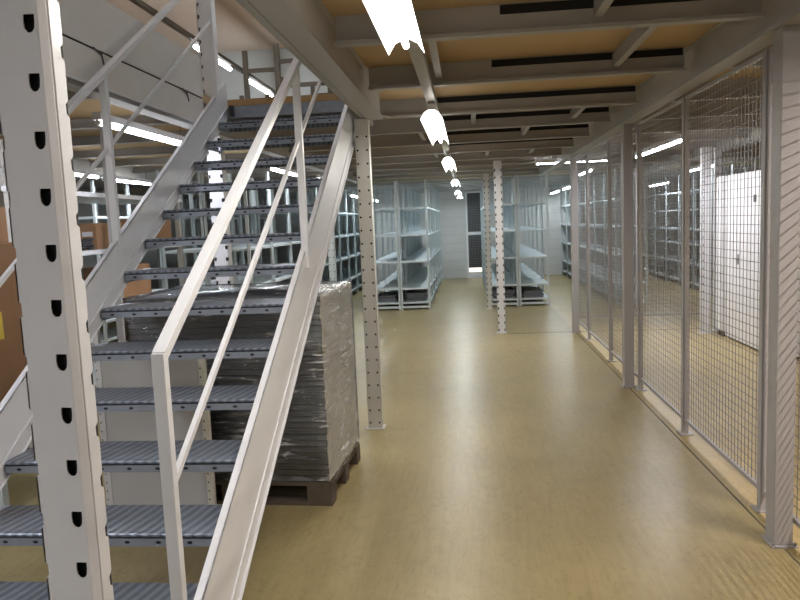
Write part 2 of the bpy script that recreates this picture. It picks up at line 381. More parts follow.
# ------------------------------------------------------------------ perforated columns
def dshape(cx, cy, w, h, n=6):       # D-shaped slot: flat top, round bottom (counter-clockwise from top left)
    pts = [(cx-w/2+0.001, cy+h/2), (cx-w/2, cy+h*0.1)]
    for k in range(1, n):
        t = math.pi + math.pi*k/n; pts.append((cx+math.cos(t)*w/2, cy-h*0.02+math.sin(t)*h*0.48))
    pts += [(cx+w/2, cy+h*0.1), (cx+w/2, cy+h/2-0.0005)]
    return pts
def roundhole(cx, cy, r, n=8):
    return [(cx+math.cos(math.pi/2+2*math.pi*k/n)*r, cy+math.sin(math.pi/2+2*math.pi*k/n)*r*1.0) for k in range(n)]
def holed(z0, z1, cx, fn, off=0.0, pitch=0.1):
    hs = []; z = z0+0.05+off
    while z < z1-0.05:
        hs.append([(p, q-z0) for p, q in fn(cx, z)]); z += pitch
    return hs

def column(x, y, z0, z1, w, d, label, holes='round', key='post', cat='column', side=True):
    """cold-rolled upright: front and back faces with two rows of openings, plain lipped sides. x,y = centre"""
    t = thing('perforated_column', label, cat, (x, y, z0)); H = z1-z0
    fn = (lambda c, z: roundhole(c, z, 0.0085)) if holes == 'round' else (lambda c, z: dshape(c, z, 0.021, 0.034))
    for nm, yy, u in (('front_face', -d/2, 1), ('back_face', d/2, -1)):
        mb = MB(); hw = w/2
        ei = 0.017 if holes == 'round' else 0.0115
        mb.plate((-hw*u, yy, 0), (u, 0, 0), (0, 0, 1), hw, H, holed(0, H, ei, fn), key)
        mb.plate((0, yy, 0), (u, 0, 0), (0, 0, 1), hw, H, holed(0, H, hw-ei, fn), key)
        obj(nm, mb, t, solid=0.0025 if nm == 'front_face' else 0.0025)
    mb = MB()
    for s in (-1, 1):
        if holes == 'notch':
            mb.plate((s*w/2, s*-d/2, 0), (0, s, 0), (0, 0, 1), d, H, holed(0, H, 0.012, fn), key)
        else:
            mb.add([(s*w/2, -d/2, 0), (s*w/2, d/2, 0), (s*w/2, d/2, H), (s*w/2, -d/2, H)], [(0,1,2,3) if s > 0 else (3,2,1,0)], key)
    obj('side_face', mb, t, solid=0.0025)
    obj('hollow_shade', MB().box(-w/2+0.008, w/2-0.008, -d/2+0.012, d/2-0.012, 0.01, H-0.01, 'black'), t)  # black filler painting the dark of the hollow column behind its openings
    obj('base_plate', MB().box(-w/2-0.02, w/2+0.02, -d/2-0.02, d/2+0.02, 0, 0.008, key), t)
    return t
column(-0.770, 5.34, 0, ZB, 0.105, 0.09, 'slender perforated column standing just beyond the wrapped pallet')
column(0.43, 9.80, 0, ZB, 0.11, 0.09, 'perforated column standing alone mid-aisle in front of the right-hand shelving row', 'notch', 'white')
column(0.345, 12.5, 0, ZB, 0.10, 0.09, 'perforated column against the near left corner of the right-hand shelving row', 'notch')
column(-1.93, 9.80, 0, ZB, 0.09, 0.09, 'pale perforated column seen above the wrapped load', 'round', 'rack')
column(-2.105, 5.86, 0, 5.19, 0.125, 0.10, 'tall perforated column rising past the stair head to the upper floor', 'notch', 'white')
column(3.03, 9.35, 0, ZB, 0.11, 0.09, 'perforated column inside the cage beside the white doors', 'round', 'white')
column(3.24, 9.55, 0, ZB, 0.07, 0.09, 'narrower perforated column tucked behind the one beside the white doors', 'round', 'white')

# the near column on the left, at arm's length from the camera: D slots, folded edge, notched back flange
def near_column():
    t = thing('perforated_column', 'broad white column with black D-shaped slots close on the left', 'column', (-0.865, 1.27, 0))
    H = ZB
    fn = lambda c, z: dshape(c, z, 0.0225, 0.034)
    off = 1.463 % 0.1 - 0.05
    PT = 0.1062; Z0 = 1.463 % PT
    def hs(cx, sh=0.0):
        out = []; z = Z0+sh
        while z < H-0.04: out.append(fn(cx, z)); z += PT
        return out
    XLf = -0.006
    mb = MB(); mb.plate((0.010, 0, 0), (1, 0, 0), (0, 0, 1), 0.076, H, hs(0.061), 'white')
    # left margin of the front face, bitten by the slots that wrap round the fold
    def bitten(xe, xin, y, c0, flip=False):
        pts = [(xe, 0.0)]; c = c0
        while c < H-0.03:
            pts += [(xe, c-0.017), (xin, c-0.013), (xin, c+0.012), (xe, c+0.016)]; c += PT
        return pts + [(xe, H)]
    P_ = bitten(XLf, XLf+0.006, 0, Z0)
    for a_, b_ in zip(P_[:-1], P_[1:]): mb.add([(a_[0], 0, a_[1]), (0.010, 0, a_[1]), (0.010, 0, b_[1]), (b_[0], 0, b_[1])], [(0,1,2,3)], 'white')
    obj('front_face', mb, t, solid=0.003)
    mb = MB()   # bevelled fold and step on the right
    prof = [(0.086, 0.0), (0.089, 0.0015), (0.099, 0.013), (0.0985, 0.017), (0.1015, 0.018)]
    for (a, b_), (c, d_) in zip(prof[:-1], prof[1:]):
        mb.add([(a, b_, 0), (c, d_, 0), (c, d_, H), (a, b_, H)], [(0,1,2,3)], 'white')
    obj('folded_edge', mb, t, solid=0.003)
    mb = MB(); y0, y1 = 0.018, 0.051   # right flange with notched back edge
    edge = []; c = Z0-0.045
    while c < H:
        edge += [(y1, c-0.014), (y1-0.009, c-0.008), (y1-0.010, c+0.010), (y1-0.003, c+0.016), (y1, c+0.020)]; c += PT
    pts = [(y1, 0.0)] + [e for e in edge if 0 < e[1] < H] + [(y1, H)]
    for a, b_ in zip(pts[:-1], pts[1:]):
        mb.add([(0.1015, y0, a[1]), (0.104, a[0], a[1]), (0.104, b_[0], b_[1]), (0.1015, y0, b_[1])], [(0,1,2,3)], 'white')
    obj('side_flange', mb, t, solid=0.003)
    mb = MB()
    P_ = bitten(0.0, 0.014, 0, Z0)
    for a_, b_ in zip(P_[:-1], P_[1:]): mb.add([(XLf, a_[0], a_[1]), (XLf, 0.07, a_[1]), (XLf, 0.07, b_[1]), (XLf, b_[0], b_[1])], [(3,2,1,0)], 'white')
    obj('side_face', mb, t, solid=0.003)
    obj('hollow_shade', MB().box(0.012, 0.094, 0.020, 0.066, 0.01, H-0.01, 'black'), t)  # black block standing for the shade inside, seen through the slots
    obj('base_plate', MB().box(-0.04, 0.14, -0.04, 0.12, 0, 0.008, 'white'), t)
near_column()

# plain square columns along the fence
def fence_column(y, label):
    t = thing('square_column', label, 'column', (1.435, y, 0))
    obj('shaft', MB().box(-0.043, 0.043, -0.05, 0.05, 0.01, ZB, 'fence'), t, bevel=0.004)
    obj('base_plate', MB().box(-0.058, 0.062, -0.065, 0.065, 0, 0.010, 'fence'), t, bevel=0.002)
    mb = MB()
    for a in (-0.048, 0.050): mb.rod((a, -0.057, 0.01), (a, -0.057, 0.022), 0.006, 'wire')
    obj('anchor_bolt', mb, t)
fence_column(3.36, 'nearest plain square grey column beside the mesh fence')
fence_column(6.53, 'plain square grey column halfway along the mesh fence')
fence_column(9.72, 'plain square dark column at the far end of the mesh fence')
fence_column(0.20, 'plain square grey column beside the photographer')

# ------------------------------------------------------------------ mesh fence
def wires(y0, y1, z0, z1, r=0.0017, p=0.05):
    mb = MB(); n = int(round((y1-y0)/p)); q = (y1-y0)/n
    for k in range(1, n): mb.box(-r, r, y0+k*q-r, y0+k*q+r, z0, z1, 'wire')
    m_ = int(round((z1-z0)/p)); q = (z1-z0)/m_
    for k in range(1, m_): mb.box(r, 3*r, y0, y1, z0+k*q-r, z0+k*q+r, 'wire')
    return mb
posts = [0.95, 2.32, 3.74, 5.08, 6.39, 7.70, 9.08, 10.35]
plabel = ['beside the photographer', 'just off the right edge', 'close behind the nearest square column', 'midway between the first two square columns', 'right behind the middle square column', 'first beyond the middle square column', 'second beyond the middle square column', 'at the far corner of the cage']
for y, l in zip(posts, plabel):
    t = thing('fence_post', 'thin grey fence post ' + l, 'post', (1.51, y, 0), 'posts of the mesh fence')
    obj('shaft', MB().box(-0.02, 0.02, -0.02, 0.02, 0.006, ZB-0.01, 'fence'), t, bevel=0.002)
    obj('base_plate', MB().box(-0.045, 0.05, -0.045, 0.045, 0, 0.008, 'fence'), t)
for i, (a, b) in enumerate(zip(posts[:-1], posts[1:])):
    lab = ['beside the photographer', 'at the right edge, before the nearest column', 'largest in view, between the two nearest visible posts', 'reaching to the middle square column', 'starting at the middle square column', 'fifth in view along the aisle', 'last towards the far corner'][i]
    t = thing('mesh_panel', 'wire mesh fence panel ' + lab, 'fence panel', (1.51, (a+b)/2, 0.10), 'wire mesh panels along the aisle')
    L = (b-a)/2-0.026; Z1 = 2.27
    obj('frame', MB().box(-0.012, 0.012, -L, L, 0, 0.024, 'fence').box(-0.012, 0.012, -L, L, Z1-0.02, Z1, 'fence').box(-0.012, 0.012, -L, -L+0.02, 0.024, Z1-0.02, 'fence').box(-0.012, 0.012, L-0.02, L, 0.024, Z1-0.02, 'fence'), t)
    obj('wire_mesh', wires(-L+0.02, L-0.02, 0.024, Z1-0.02), t)
for k, x0 in enumerate([1.55, 2.45]):       # cross fence at the far side of the cage
    t = thing('mesh_panel', 'wire mesh panel across the back of the cage, ' + ['touching the aisle fence', 'beside the shelving'][k], 'fence panel', (x0+0.43, 10.38, 0.10), 'mesh panels across the cage')
    o = obj('frame', MB().box(-0.012, 0.012, -0.43, 0.43, 0, 0.024, 'fence').box(-0.012, 0.012, -0.43, 0.43, 2.18, 2.2, 'fence').box(-0.012, 0.012, -0.43, -0.41, 0.024, 2.18, 'fence').box(-0.012, 0.012, 0.41, 0.43, 0.024, 2.18, 'fence'), t)
    obj('wire_mesh', wires(-0.41, 0.41, 0.024, 2.18), t)
    t.rotation_euler = (0, 0, math.pi/2)

# ------------------------------------------------------------------ staircase
st = thing('steel_staircase', 'open steel staircase with galvanised treads rising on the left to the mezzanine', 'staircase', (SX0, 1.466, 0))
OX, OY = SX0, 1.466
SL = 0.174/0.283
def P(x, y, z): return (x-OX, y-OY, z)
top_off, bot_off = 0.197, -0.085
def stringer(xw, s, top, crease, bottom):
    """folded sheet side plate: flat web, inward top flange, crease and recessed lower band"""
    mb = MB(); ye = 5.69
    def strip(xa, xb, oa, ob):
        yz = lambda off: (0.0-off)/SL + 1.466
        pts = [(yz(oa), 0.0), (ye, SL*(ye-1.466)+oa), (ye, SL*(ye-1.466)+ob), (yz(ob), 0.0)]
        vs = [P(x, y, z) for x in (min(xa, xb), max(xa, xb)) for y, z in pts]
        mb.add(vs, [(0,1,2,3),(7,6,5,4),(0,4,5,1),(1,5,6,2),(2,6,7,3),(3,7,4,0)], 'white')
    strip(xw-s*0.005, xw, crease, top)
    strip(xw-s*0.028, xw, top-0.006, top)
    strip(xw-s*0.005, xw+s*0.006, crease-0.006, crease+0.006)
    strip(xw-s*0.012, xw-s*0.007, bottom, crease)
    strip(xw-s*0.012, xw+s*0.004, bottom, bottom+0.006)
    return mb
obj('stringer', stringer(-0.836, 1, 0.197, -0.080, -0.185), st)
obj('stringer', stringer(SX0, 1, 0.197, 0.0, -0.085), st)
W = -0.849-SX0
for K in range(1, 15):
    y, z = nose(K); D = 0.262; h = 0.046
    # tread: top sheet with a rolled nose, recessed line, punched front apron, back apron, end brackets
    prof = [(0.003, z-0.013), (0, z-0.009), (0, z-0.004), (0.004, z), (D, z), (D, z-h), (D-0.003, z-h), (D-0.003, z-0.003), (0.010, z-0.003), (0.010, z-0.013)]
    mb = MB().prism([(y-OY+p, q) for p, q in prof], 'x', 0.004, W-0.004, 'tread')
    tr = obj('tread', mb, st)
    mb = MB().box(0.004, W-0.004, y-OY+0.005, y-OY+0.009, z-0.019, z-0.013, 'dark')
    n = 9
    holes_y = []
    mb2 = MB()
    cw = (W-0.008)/n
    for k in range(n):
        cx = cw/2
        hole = [(cx+math.cos(math.pi/2+2*math.pi*q/10)*0.0105, (h-0.019)*0.48+math.sin(math.pi/2+2*math.pi*q/10)*0.0058) for q in range(10)]
        mb2.plate((0.004+k*cw, y-OY+0.003, z-h), (1, 0, 0), (0, 0, 1), cw, h-0.019, [hole], 'galv')
    mb2.box(0.004, W-0.004, y-OY+0.003, y-OY+0.02, z-h-0.002, z-h, 'galv')
    mb2.box(0.004, W-0.004, y-OY+0.012, y-OY+0.014, z-h, z-0.013, 'dark')
    mb2.add(*[[(0.004, y-OY+0.004, z-0.019), (W-0.004, y-OY+0.004, z-0.019), (W-0.004, y-OY+0.010, z-0.013), (0.004, y-OY+0.010, z-0.013)], [(0,1,2,3)]], 'dark')
    obj('front_apron', mb2, tr)
    for xx in (0.0045, W-0.0085): obj('end_bracket', MB().box(xx, xx+0.004, y-OY+0.015, y-OY+D-0.02, z-h-0.015, z-0.004, 'galv'), tr)
# top riser under the deck edge
obj('top_riser', MB().box(0.0, W, 5.70-OY, 5.71-OY, 2.50, ZC+0.008, 'galv').box(0.0, W, 5.66-OY, 5.70-OY, 2.50, 2.51, 'galv').box(0.02, 0.05, 5.66-OY, 5.70-OY, 2.51, 2.60, 'dark'), st)
# right hand rail
rx = -0.838
def rail_z(y): return 1.275 + 0.640*(y-1.79)
mb = MB().bar(P(rx, 1.788, rail_z(1.788)-0.005), P(rx, 5.6, rail_z(5.6)-0.005), 0.0365, 0.030, 'white')
obj('handrail', mb, st, bevel=0.002)
obj('baluster', MB().box(rx-OX-0.018, rx-OX+0.018, 1.772-OY, 1.802-OY, 0.08, rail_z(1.780)+0.010, 'white'), st, bevel=0.002)
for yb in (3.56, 5.45):
    obj('baluster', MB().box(rx-OX-0.018, rx-OX+0.018, yb-0.015-OY, yb+0.015-OY, SL*(yb-1.466)+0.1, rail_z(yb)-0.01, 'white'), st, bevel=0.002)
obj('mid_rail', MB().bar(P(rx, 1.80, 0.90), P(rx, 5.45, 0.90+0.65*3.65), 0.016, 0.018, 'white'), st)
lx = SX0-0.012
def rl(y): return 1.85+0.650*(y-2.77)
obj('handrail', MB().bar(P(lx, 1.775, rl(1.775)), P(lx, 5.6, rl(5.6)), 0.040, 0.030, 'white'), st, bevel=0.002)
for yb in (1.79, 3.71, 5.45):
    obj('baluster', MB().box(lx-OX-0.02, lx-OX+0.02, yb-0.015-OY, yb+0.015-OY, SL*(yb-1.466)+0.1 if yb > 2 else 0.08, rl(yb)-0.01, 'white'), st, bevel=0.002)
obj('mid_rail', MB().bar(P(lx, 1.80, 1.41+0.65*(1.80-2.69)), P(lx, 5.45, 1.41+0.65*(5.45-2.69)), 0.016, 0.018, 'white'), st)

# ------------------------------------------------------------------ fascia at the left edge of the stair opening
fx = -2.0
t = thing('edge_fascia', 'grey sheet-steel fascia with a dark slot along the mezzanine edge left of the stairs', 'fascia', (fx, -2.2, ZB))
obj('lower_panel', MB().box(0, 0.004, 0, 7.56, 0.03, 0.225, 'fascia').box(0, 0.02, 0, 7.56, 0.022, 0.03, 'white'), t)
obj('upper_panel', MB().box(0, 0.004, 0, 7.56, 0.237, 0.53, 'fascia').box(-0.02, 0.004, 0, 7.56, 0.53, 0.536, 'fascia'), t)
obj('slot', MB().box(-0.012, -0.003, 0, 7.56, 0.22, 0.24, 'black'), t)
for y in (3.75, 4.95, 2.6):
    mb = MB().bar((0.010, y+2.2, 0.232), (0.010, y+2.28, 0.215), 0.004, 0.012, 'dark').bar((0.012, y+2.28, 0.222), (0.012, y+2.30, 0.16), 0.004, 0.012, 'dark')
    obj('hook', mb, t)

# ------------------------------------------------------------------ pallet with the wrapped load
PX0, PX1, PY0, PY1 = -2.003, -0.820, 3.862, 4.652
PROT = -math.radians(3)
t = thing('wooden_pallet', 'wooden pallet under the film-wrapped grey load beside the stairs', 'pallet', (PX0, PY0, 0), rz=PROT)
LX, LY = PX1-PX0, PY1-PY0
for j in range(3):
    y = j*(LY-0.10)/2
    obj('bottom_board', MB().box(0, LX, y, y+0.10, 0, 0.02, 'pallet'), t)
    for i in range(3):
        x = i*(LX-0.145)/2
        obj('block', MB().box(x, x+0.145, y, y+0.10, 0.02, 0.098, 'pallet'), t)
for i in range(3):
    x = i*(LX-0.145)/2
    obj('stringer_board', MB().box(x, x+0.145, 0, LY, 0.098, 0.118, 'pallet'), t)
for j in range(5):
    y = j*(LY-0.145)/4
    obj('deck_board', MB().box(0, LX, y, y+0.125, 0.118, 0.14, 'pallet'), t)
t = thing('wrapped_shelf_stack', 'tall stack of grey shelf panels in clear film on the pallet beside the stairs', 'wrapped stack', (PX0, PY0, 0.141), rz=PROT)
z = 0.003; k = 0
while z < 1.05:
    h = [0.034, 0.034, 0.034, 0.036][k % 4]
    dx = random.uniform(-0.004, 0.004); dy = random.uniform(-0.004, 0.004)
    if k in (8, 21): z += 0.004
    mb = MB().box(0.012+dx, LX-0.012+dx, 0.012+dy, LY-0.012+dy, z, z+h-0.0045, 'boards')
    mb.box(LX-0.0115+dx, LX-0.0085+dx, 0.012+dy, LY-0.012+dy, z, z+h-0.0006, 'boardside')
    obj('shelf_panel', mb, t); z += h; k += 1
zt = z
# clear film: subdivided shell with creases pulled in
def film():
    mb = MB(); nx, ny, nz = 26, 20, 34
    def wob(a, b_, c): return 0.0045*math.sin(a*17+c*9)+0.004*math.sin(b_*23-c*13+a*5)+0.003*math.sin(c*41+a*11)
    rings = []
    for iz in range(nz+1):
        zz = 0.004 + (zt+0.008)*iz/nz; ring = []
        per = [(i/nx*LX, 0.0, 0, -1) for i in range(nx)] + [(LX, j/ny*LY, 1, 0) for j in range(ny)] + [(LX-i/nx*LX, LY, 0, 1) for i in range(nx)] + [(0.0, LY-j/ny*LY, -1, 0) for j in range(ny)]
        low = max(0, 0.10-zz)/0.12
        for x, y, ax, ay in per:
            w_ = wob(x, y, zz)*(0.45+1.5*low) + 0.005 - 0.004*low
            ring.append((x+ax*w_, y+ay*w_, zz + (0.002*math.sin(x*13+y*9) if iz == 0 else 0)))
        rings.append(ring)
    n = len(rings[0]); vs = [p for r in rings for p in r]; fs = []
    for iz in range(nz):
        for k in range(n): fs.append((iz*n+k, iz*n+(k+1) % n, (iz+1)*n+(k+1) % n, (iz+1)*n+k))
    b_ = nz*n; vs.append((LX/2, LY/2, zt+0.016)); c = len(vs)-1
    for k in range(n): fs.append((b_+k, b_+(k+1) % n, c))
    return mb.add(vs, fs, 'film')
obj('stretch_film', film(), t, smooth=True)
# crumpled film tuft on top
mb = MB()
for k in range(7):
    a = random.uniform(0, 6.28); r = random.uniform(0.03, 0.09); cx, cy = LX-0.16, 0.42
    mb.add([(cx, cy, zt+0.045), (cx+r*math.cos(a), cy+r*math.sin(a), zt+0.014), (cx+r*math.cos(a+0.9), cy+r*math.sin(a+0.9), zt+0.012)], [(0,1,2)], 'paper')
obj('film_knot', mb, t)
# leaning / standing end panel under the stairs
t = thing('shelf_end_panel', 'pale sheet-steel shelf end panel with punched uprights under the stairs', 'shelf end', (-2.10, 3.66, 0))
obj('sheet', MB().box(0.03, 0.60, 0.006, 0.010, 0.02, 0.93, 'sheet'), t)
for x, H, key in ((0.0, 1.16, 'white'), (0.60, 0.95, 'boardside')):
    mb = MB(); mb.plate((x, 0, 0), (1, 0, 0), (0, 0, 1), 0.034, H, holed(0, H, 0.010, lambda c, z: roundhole(c, z, 0.005), pitch=0.05), key)
    mb.box(x+0.034, x+0.037, 0, 0.03, 0, H, key).box(x+0.003, x+0.034, 0.010, 0.012, 0.0, H, 'black')
    obj('upright', mb, t)

# ------------------------------------------------------------------ strip lights
def area(parent, L, w, power, col, x=0, z=-0.012):
    ld = bpy.data.lights.new('tube_light', 'AREA'); ld.shape = 'RECTANGLE'; ld.size = w; ld.size_y = L; ld.energy = power; ld.color = col
    o = bpy.data.objects.new('tube_light', ld); COL.objects.link(o); o.parent = parent; o.location = (x, 0, z)
    return o
def hangers(t, L, z, h0):
    top = 4.27 if z > 4.1 and z < 4.5 else 5.2 if z > 3 else 2.377 if abs(t.location.x+0.2) < 0.1 else ZC if z > 2.2 else 2.36
    for s_ in (-1, 1): obj('hanger', MB().rod((0, s_*L*0.8, h0), (0, s_*L*0.8, top-z), 0.004, 'wire'), t)
def wing_light(x, y0, y1, z, label, group, power, col=(1.0, 0.90, 0.72), key='tube', rot=0.0):
    """twin-wing reflector fitting with one tube, W-shaped ends"""
    L = (y1-y0)/2; t = thing('strip_light', label, 'strip light', (x, (y0+y1)/2, z), group, rot)
    obj('housing', MB().box(-0.028, 0.028, -L, L, 0.045, 0.085, 'white'), t)
    mb = MB()
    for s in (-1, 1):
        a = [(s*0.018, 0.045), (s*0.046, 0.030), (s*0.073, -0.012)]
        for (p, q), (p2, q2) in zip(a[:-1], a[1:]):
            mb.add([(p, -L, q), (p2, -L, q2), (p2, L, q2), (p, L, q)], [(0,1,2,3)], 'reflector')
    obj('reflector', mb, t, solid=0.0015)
    obj('tube', MB().rod((0, -L+0.01, 0.018), (0, L-0.01, 0.018), 0.013, key), t)
    hangers(t, L, z, 0.085)
    area(t, 2*L-0.05, 0.12, power, col, z=-0.016)
    return t
def tube_light(x, y0, y1, z, label, group, power, col, key='tubecool', rot=0.0, r=0.016):
    L = (y1-y0)/2; hw = 0.014 if z > 3 else r*1.9; t = thing('strip_light', label, 'strip light', (x, (y0+y1)/2, z), group, rot)
    obj('housing', MB().box(-hw, hw, -L, L, r+0.003, 0.065, 'white'), t)
    obj('tube', MB().rod((0, -L+0.01, 0.0), (0, L-0.01, 0.0), r, key).rod((0.0, -L, 0), (0, -L+0.02, 0), 0.018, 'white').rod((0, L-0.02, 0), (0, L, 0), 0.018, 'white'), t)
    hangers(t, L, z, 0.065)
    area(t, 2*L-0.05, 0.04, power*0.8, col, z=-0.020)
    return t
WARM = (1.0, 0.955, 0.87); COOL = (0.88, 0.91, 1.0); FAR = (0.84, 0.94, 1.0); NEUT = (0.97, 0.96, 1.0)
gl = 'strip lights down the centre aisle'
wing_light(-0.225, 1.35, 2.93, 2.29, 'big white strip light at the top centre, nearest in the centre aisle', gl, 18, WARM)
wing_light(-0.215, 4.70, 6.35, 2.28, 'second white strip light down the centre aisle', gl, 17, WARM)
wing_light(-0.200, 8.10, 9.80, 2.27, 'third white strip light down the centre aisle, before the cross beam', gl, 17, WARM)
wing_light(-0.190, 12.0, 13.6, 2.24, 'fourth strip light down the centre aisle, at the cross beam', gl, 15, FAR, 'tubefar')
wing_light(-0.180, 14.6, 15.9, 2.16, 'fifth strip light down the centre aisle, between the far racks', gl, 15, FAR, 'tubefar')
wing_light(-0.170, 17.0, 18.3, 2.14, 'farthest strip light down the centre aisle, near the end wall', gl, 15, FAR, 'tubefar')
tag(obj('light_trunking', MB().box(-0.245, -0.185, -1.5, 13.8, 2.378, 2.432, 'beam')), 'grey cable trunking that carries the centre aisle strip lights', 'trunking')
gr = 'strip lights inside the mesh cage'
tube_light(2.42, 1.10, 2.75, 2.28, 'strip light in the near part of the cage beyond the right edge', gr, 105, (1.0, 0.86, 0.79))
tube_light(2.30, 7.7, 9.9, 2.34, 'long strip light glowing behind the mesh near the white doors', gr, 62, NEUT)
tube_light(4.25, 12.4, 14.0, 2.34, 'strip light in the cage beside the perforated column', gr, 24, COOL)
tube_light(4.2, 15.2, 16.8, 2.18, 'small distant strip light in the cage over the back shelving', gr, 24, COOL)
tube_light(4.6, 4.6, 6.2, 2.34, 'strip light hidden in the right part of the cage', gr, 22, NEUT)
g2 = 'strip lights down the far right aisle'
tube_light(2.12, 12.2, 13.6, 2.34, 'nearest strip light of the far right aisle', g2, 15, FAR, 'tubefar')
tube_light(2.16, 14.3, 16.2, 2.18, 'middle strip light of the far right aisle', g2, 17, FAR, 'tubefar')
tube_light(2.20, 17.1, 18.9, 2.18, 'farthest strip light of the far right aisle', g2, 17, FAR, 'tubefar')
tube_light(1.65, 10.62, 11.78, 2.41, 'thin strip light lying across the aisle above the cage corner', None, 4, NEUT, rot=math.pi/2, r=0.009)
g3 = 'strip lights over the left-hand stores'
tube_light(-2.38, 4.45, 5.95, 2.33, 'bright strip light glowing under the fascia left of the stairs', g3, 30, COOL)
tube_light(-2.42, 8.6, 10.0, 2.33, 'strip light seen between the upper treads', g3, 24, COOL)
tube_light(-2.30, 10.9, 12.2, 2.33, 'strip light seen just left of the right stringer', g3, 17, FAR)
tube_light(-2.35, 14.2, 16.2, 2.18, 'strip light over the far left aisle, right of the stringer', g3, 19, FAR, 'tubefar')
tube_light(-2.35, 17.0, 18.6, 2.18, 'most distant strip light over the far left aisle', g3, 17, FAR, 'tubefar')
tube_light(-4.65, 7.0, 8.6, 2.33, 'strip light deep in the left-hand stores', g3, 26, COOL)
tube_light(-4.75, 8.9, 10.3, 2.33, 'second strip light deep in the left-hand stores', g3, 26, COOL)
tube_light(-3.0, 0.4, 2.2, 2.33, 'strip light to the left of the photographer', g3, 40, COOL)
tube_light(-1.35, -1.9, -0.4, 2.33, 'added fill light, unseen behind the photographer on the left', g3, 36, COOL)  # added fill, no seen fitting: brightens the near column and handrail
g4 = 'strip lights above the upper floor'
for k, (a, b) in enumerate([(3.6, 5.1), (6.2, 7.7), (9.95, 11.45), (12.4, 13.9)]):
    tube_light(-3.77, a, b, 4.2, 'upper floor strip light, %s from the near end' % ORD[k], g4, 110, (0.97, 0.97, 1.0), r=0.03)
tag(obj('light_trunking', MB().box(-3.80, -3.74, 2.0, 14.3, 4.27, 4.33, 'frame')), 'dark trunking over the upper floor strip lights', 'trunking')
tube_light(-1.0, 0.2, 2.4, 4.6, 'added upper fill light, unseen high above the photographer', g4, 130, NEUT, r=0.03)  # added out of view to brighten the fascia
tube_light(-1.0, 5.2, 7.2, 4.6, 'upper strip light above the stair head, hidden by the ceiling', g4, 40, NEUT, r=0.03)

# ------------------------------------------------------------------ shelving units
def make_unit(label, group, depth=0.54, length=0.985, H=2.345, levels=(0.14, 0.40, 0.89, 1.37, 1.86), back=False):
    """open shelving bay; x = depth, y = length; origin at the near left foot"""
    t = thing('shelving_unit', label, 'shelving', (0, 0, 0), group)
    for i, (x, y) in enumerate([(0, 0), (depth, 0), (0, length), (depth, length)]):
        sx = 1 if x == 0 else -1; sy = 1 if y == 0 else -1
        mb = MB().box(min(x, x+sx*0.035), max(x, x+sx*0.035), min(y, y+sy*0.003), max(y, y+sy*0.003), 0, H, 'rack')
        mb.box(min(x, x+sx*0.003), max(x, x+sx*0.003), min(y, y+sy*0.035), max(y, y+sy*0.035), 0, H, 'rack')
        obj('upright', mb, t)
    for z in levels:
        mb = MB().box(0.004, depth-0.004, 0.004, length-0.004, z, z+0.002, 'shelf')
        mb.box(0.004, 0.007, 0.004, length-0.004, z-0.028, z, 'shelf').box(depth-0.007, depth-0.004, 0.004, length-0.004, z-0.028, z, 'shelf')
        mb.box(0.007, depth-0.007, 0.004, 0.007, z-0.028, z, 'shelf').box(0.007, depth-0.007, length-0.007, length-0.004, z-0.028, z, 'shelf')
        obj('shelf', mb, t)
    for yy in (0.004, length-0.016): obj('foot_beam', MB().box(0.037, depth-0.037, yy, yy+0.012, 0.03, 0.07, 'shelf'), t)
    if back: obj('back_panel', MB().box(depth/2-0.001, depth/2+0.001, 0.01, length-0.01, 0.1, H-0.02, 'rack'), t)
    return t
U = make_unit('x', 'x')
used = [False]
def row(x, y0, n, what, group, src=None):
    for k in range(n):
        lab = 'grey open shelving bay, %s back in %s' % (ORD[k], what)
        if src is None and not used[0]:
            U.location = (x, y0+k*1.0, 0); U['label'] = lab; U['group'] = group; used[0] = True
        else: dup(src or U, (x, y0+k*1.0, 0), lab, group)
row(-1.26, 12.70, 6, 'the row left of the centre aisle', 'bays left of the centre aisle')
row(-1.81, 12.70, 6, 'the hidden half of the left double row', 'bays of the left double row')
row(0.34, 12.75, 6, 'the row right of the centre aisle', 'bays right of the centre aisle')
row(0.89, 12.75, 6, 'the row facing the far right aisle', 'bays facing the far right aisle')
row(2.50, 12.30, 7, 'the row right of the far right aisle', 'bays right of the far right aisle')
row(-3.15, 8.20, 11, 'the row behind the wrapped pallet', 'bays behind the wrapped pallet')
row(-3.70, 8.20, 11, 'the second row behind the pallet', 'bays of the second row behind the pallet')
row(-5.60, 9.20, 9, 'the row along the left wall', 'bays along the left wall')
E = make_unit('low', 'x', depth=0.60, length=0.985, H=2.345, levels=(0.12, 0.52, 0.92, 1.22, 1.62, 2.0))
E['label'] = 'grey shelving bay with close shelves, first back inside the cage'; E['group'] = 'close-shelved bays in the cage'; E.location = (4.5, 11.6, 0)
for k in range(1, 7): dup(E, (4.5, 11.6+k, 0), 'grey shelving bay with close shelves, %s back inside the cage' % ORD[k], 'close-shelved bays in the cage')

# flat-packed panels on the bottom shelves of the far racks
def flat_stack(x, y, z, n, label, w=0.40, L=0.8):
    t = thing('panel_stack', label, 'panel stack', (x, y, z))
    for k in range(n):
        obj('panel', MB().box(random.uniform(0, 0.05), w-random.uniform(0, 0.05), random.uniform(0, 0.06), L, k*0.030, k*0.030+0.024, 'boards'), t)
flat_stack(-1.75, 12.80, 0.144, 4, 'dark flat panels on the lowest shelf of the left double row')
flat_stack(-1.19, 12.85, 0.144, 5, 'dark flat panels on the lowest shelf left of the centre aisle')
flat_stack(0.96, 12.85, 0.144, 4, 'dark flat panels on the lowest shelf facing the far right aisle')
flat_stack(0.42, 12.85, 0.144, 5, 'dark flat panels on the lowest shelf right of the centre aisle')
flat_stack(-3.09, 11.3, 0.404, 6, 'dark flat panels low in the row behind the pallet')

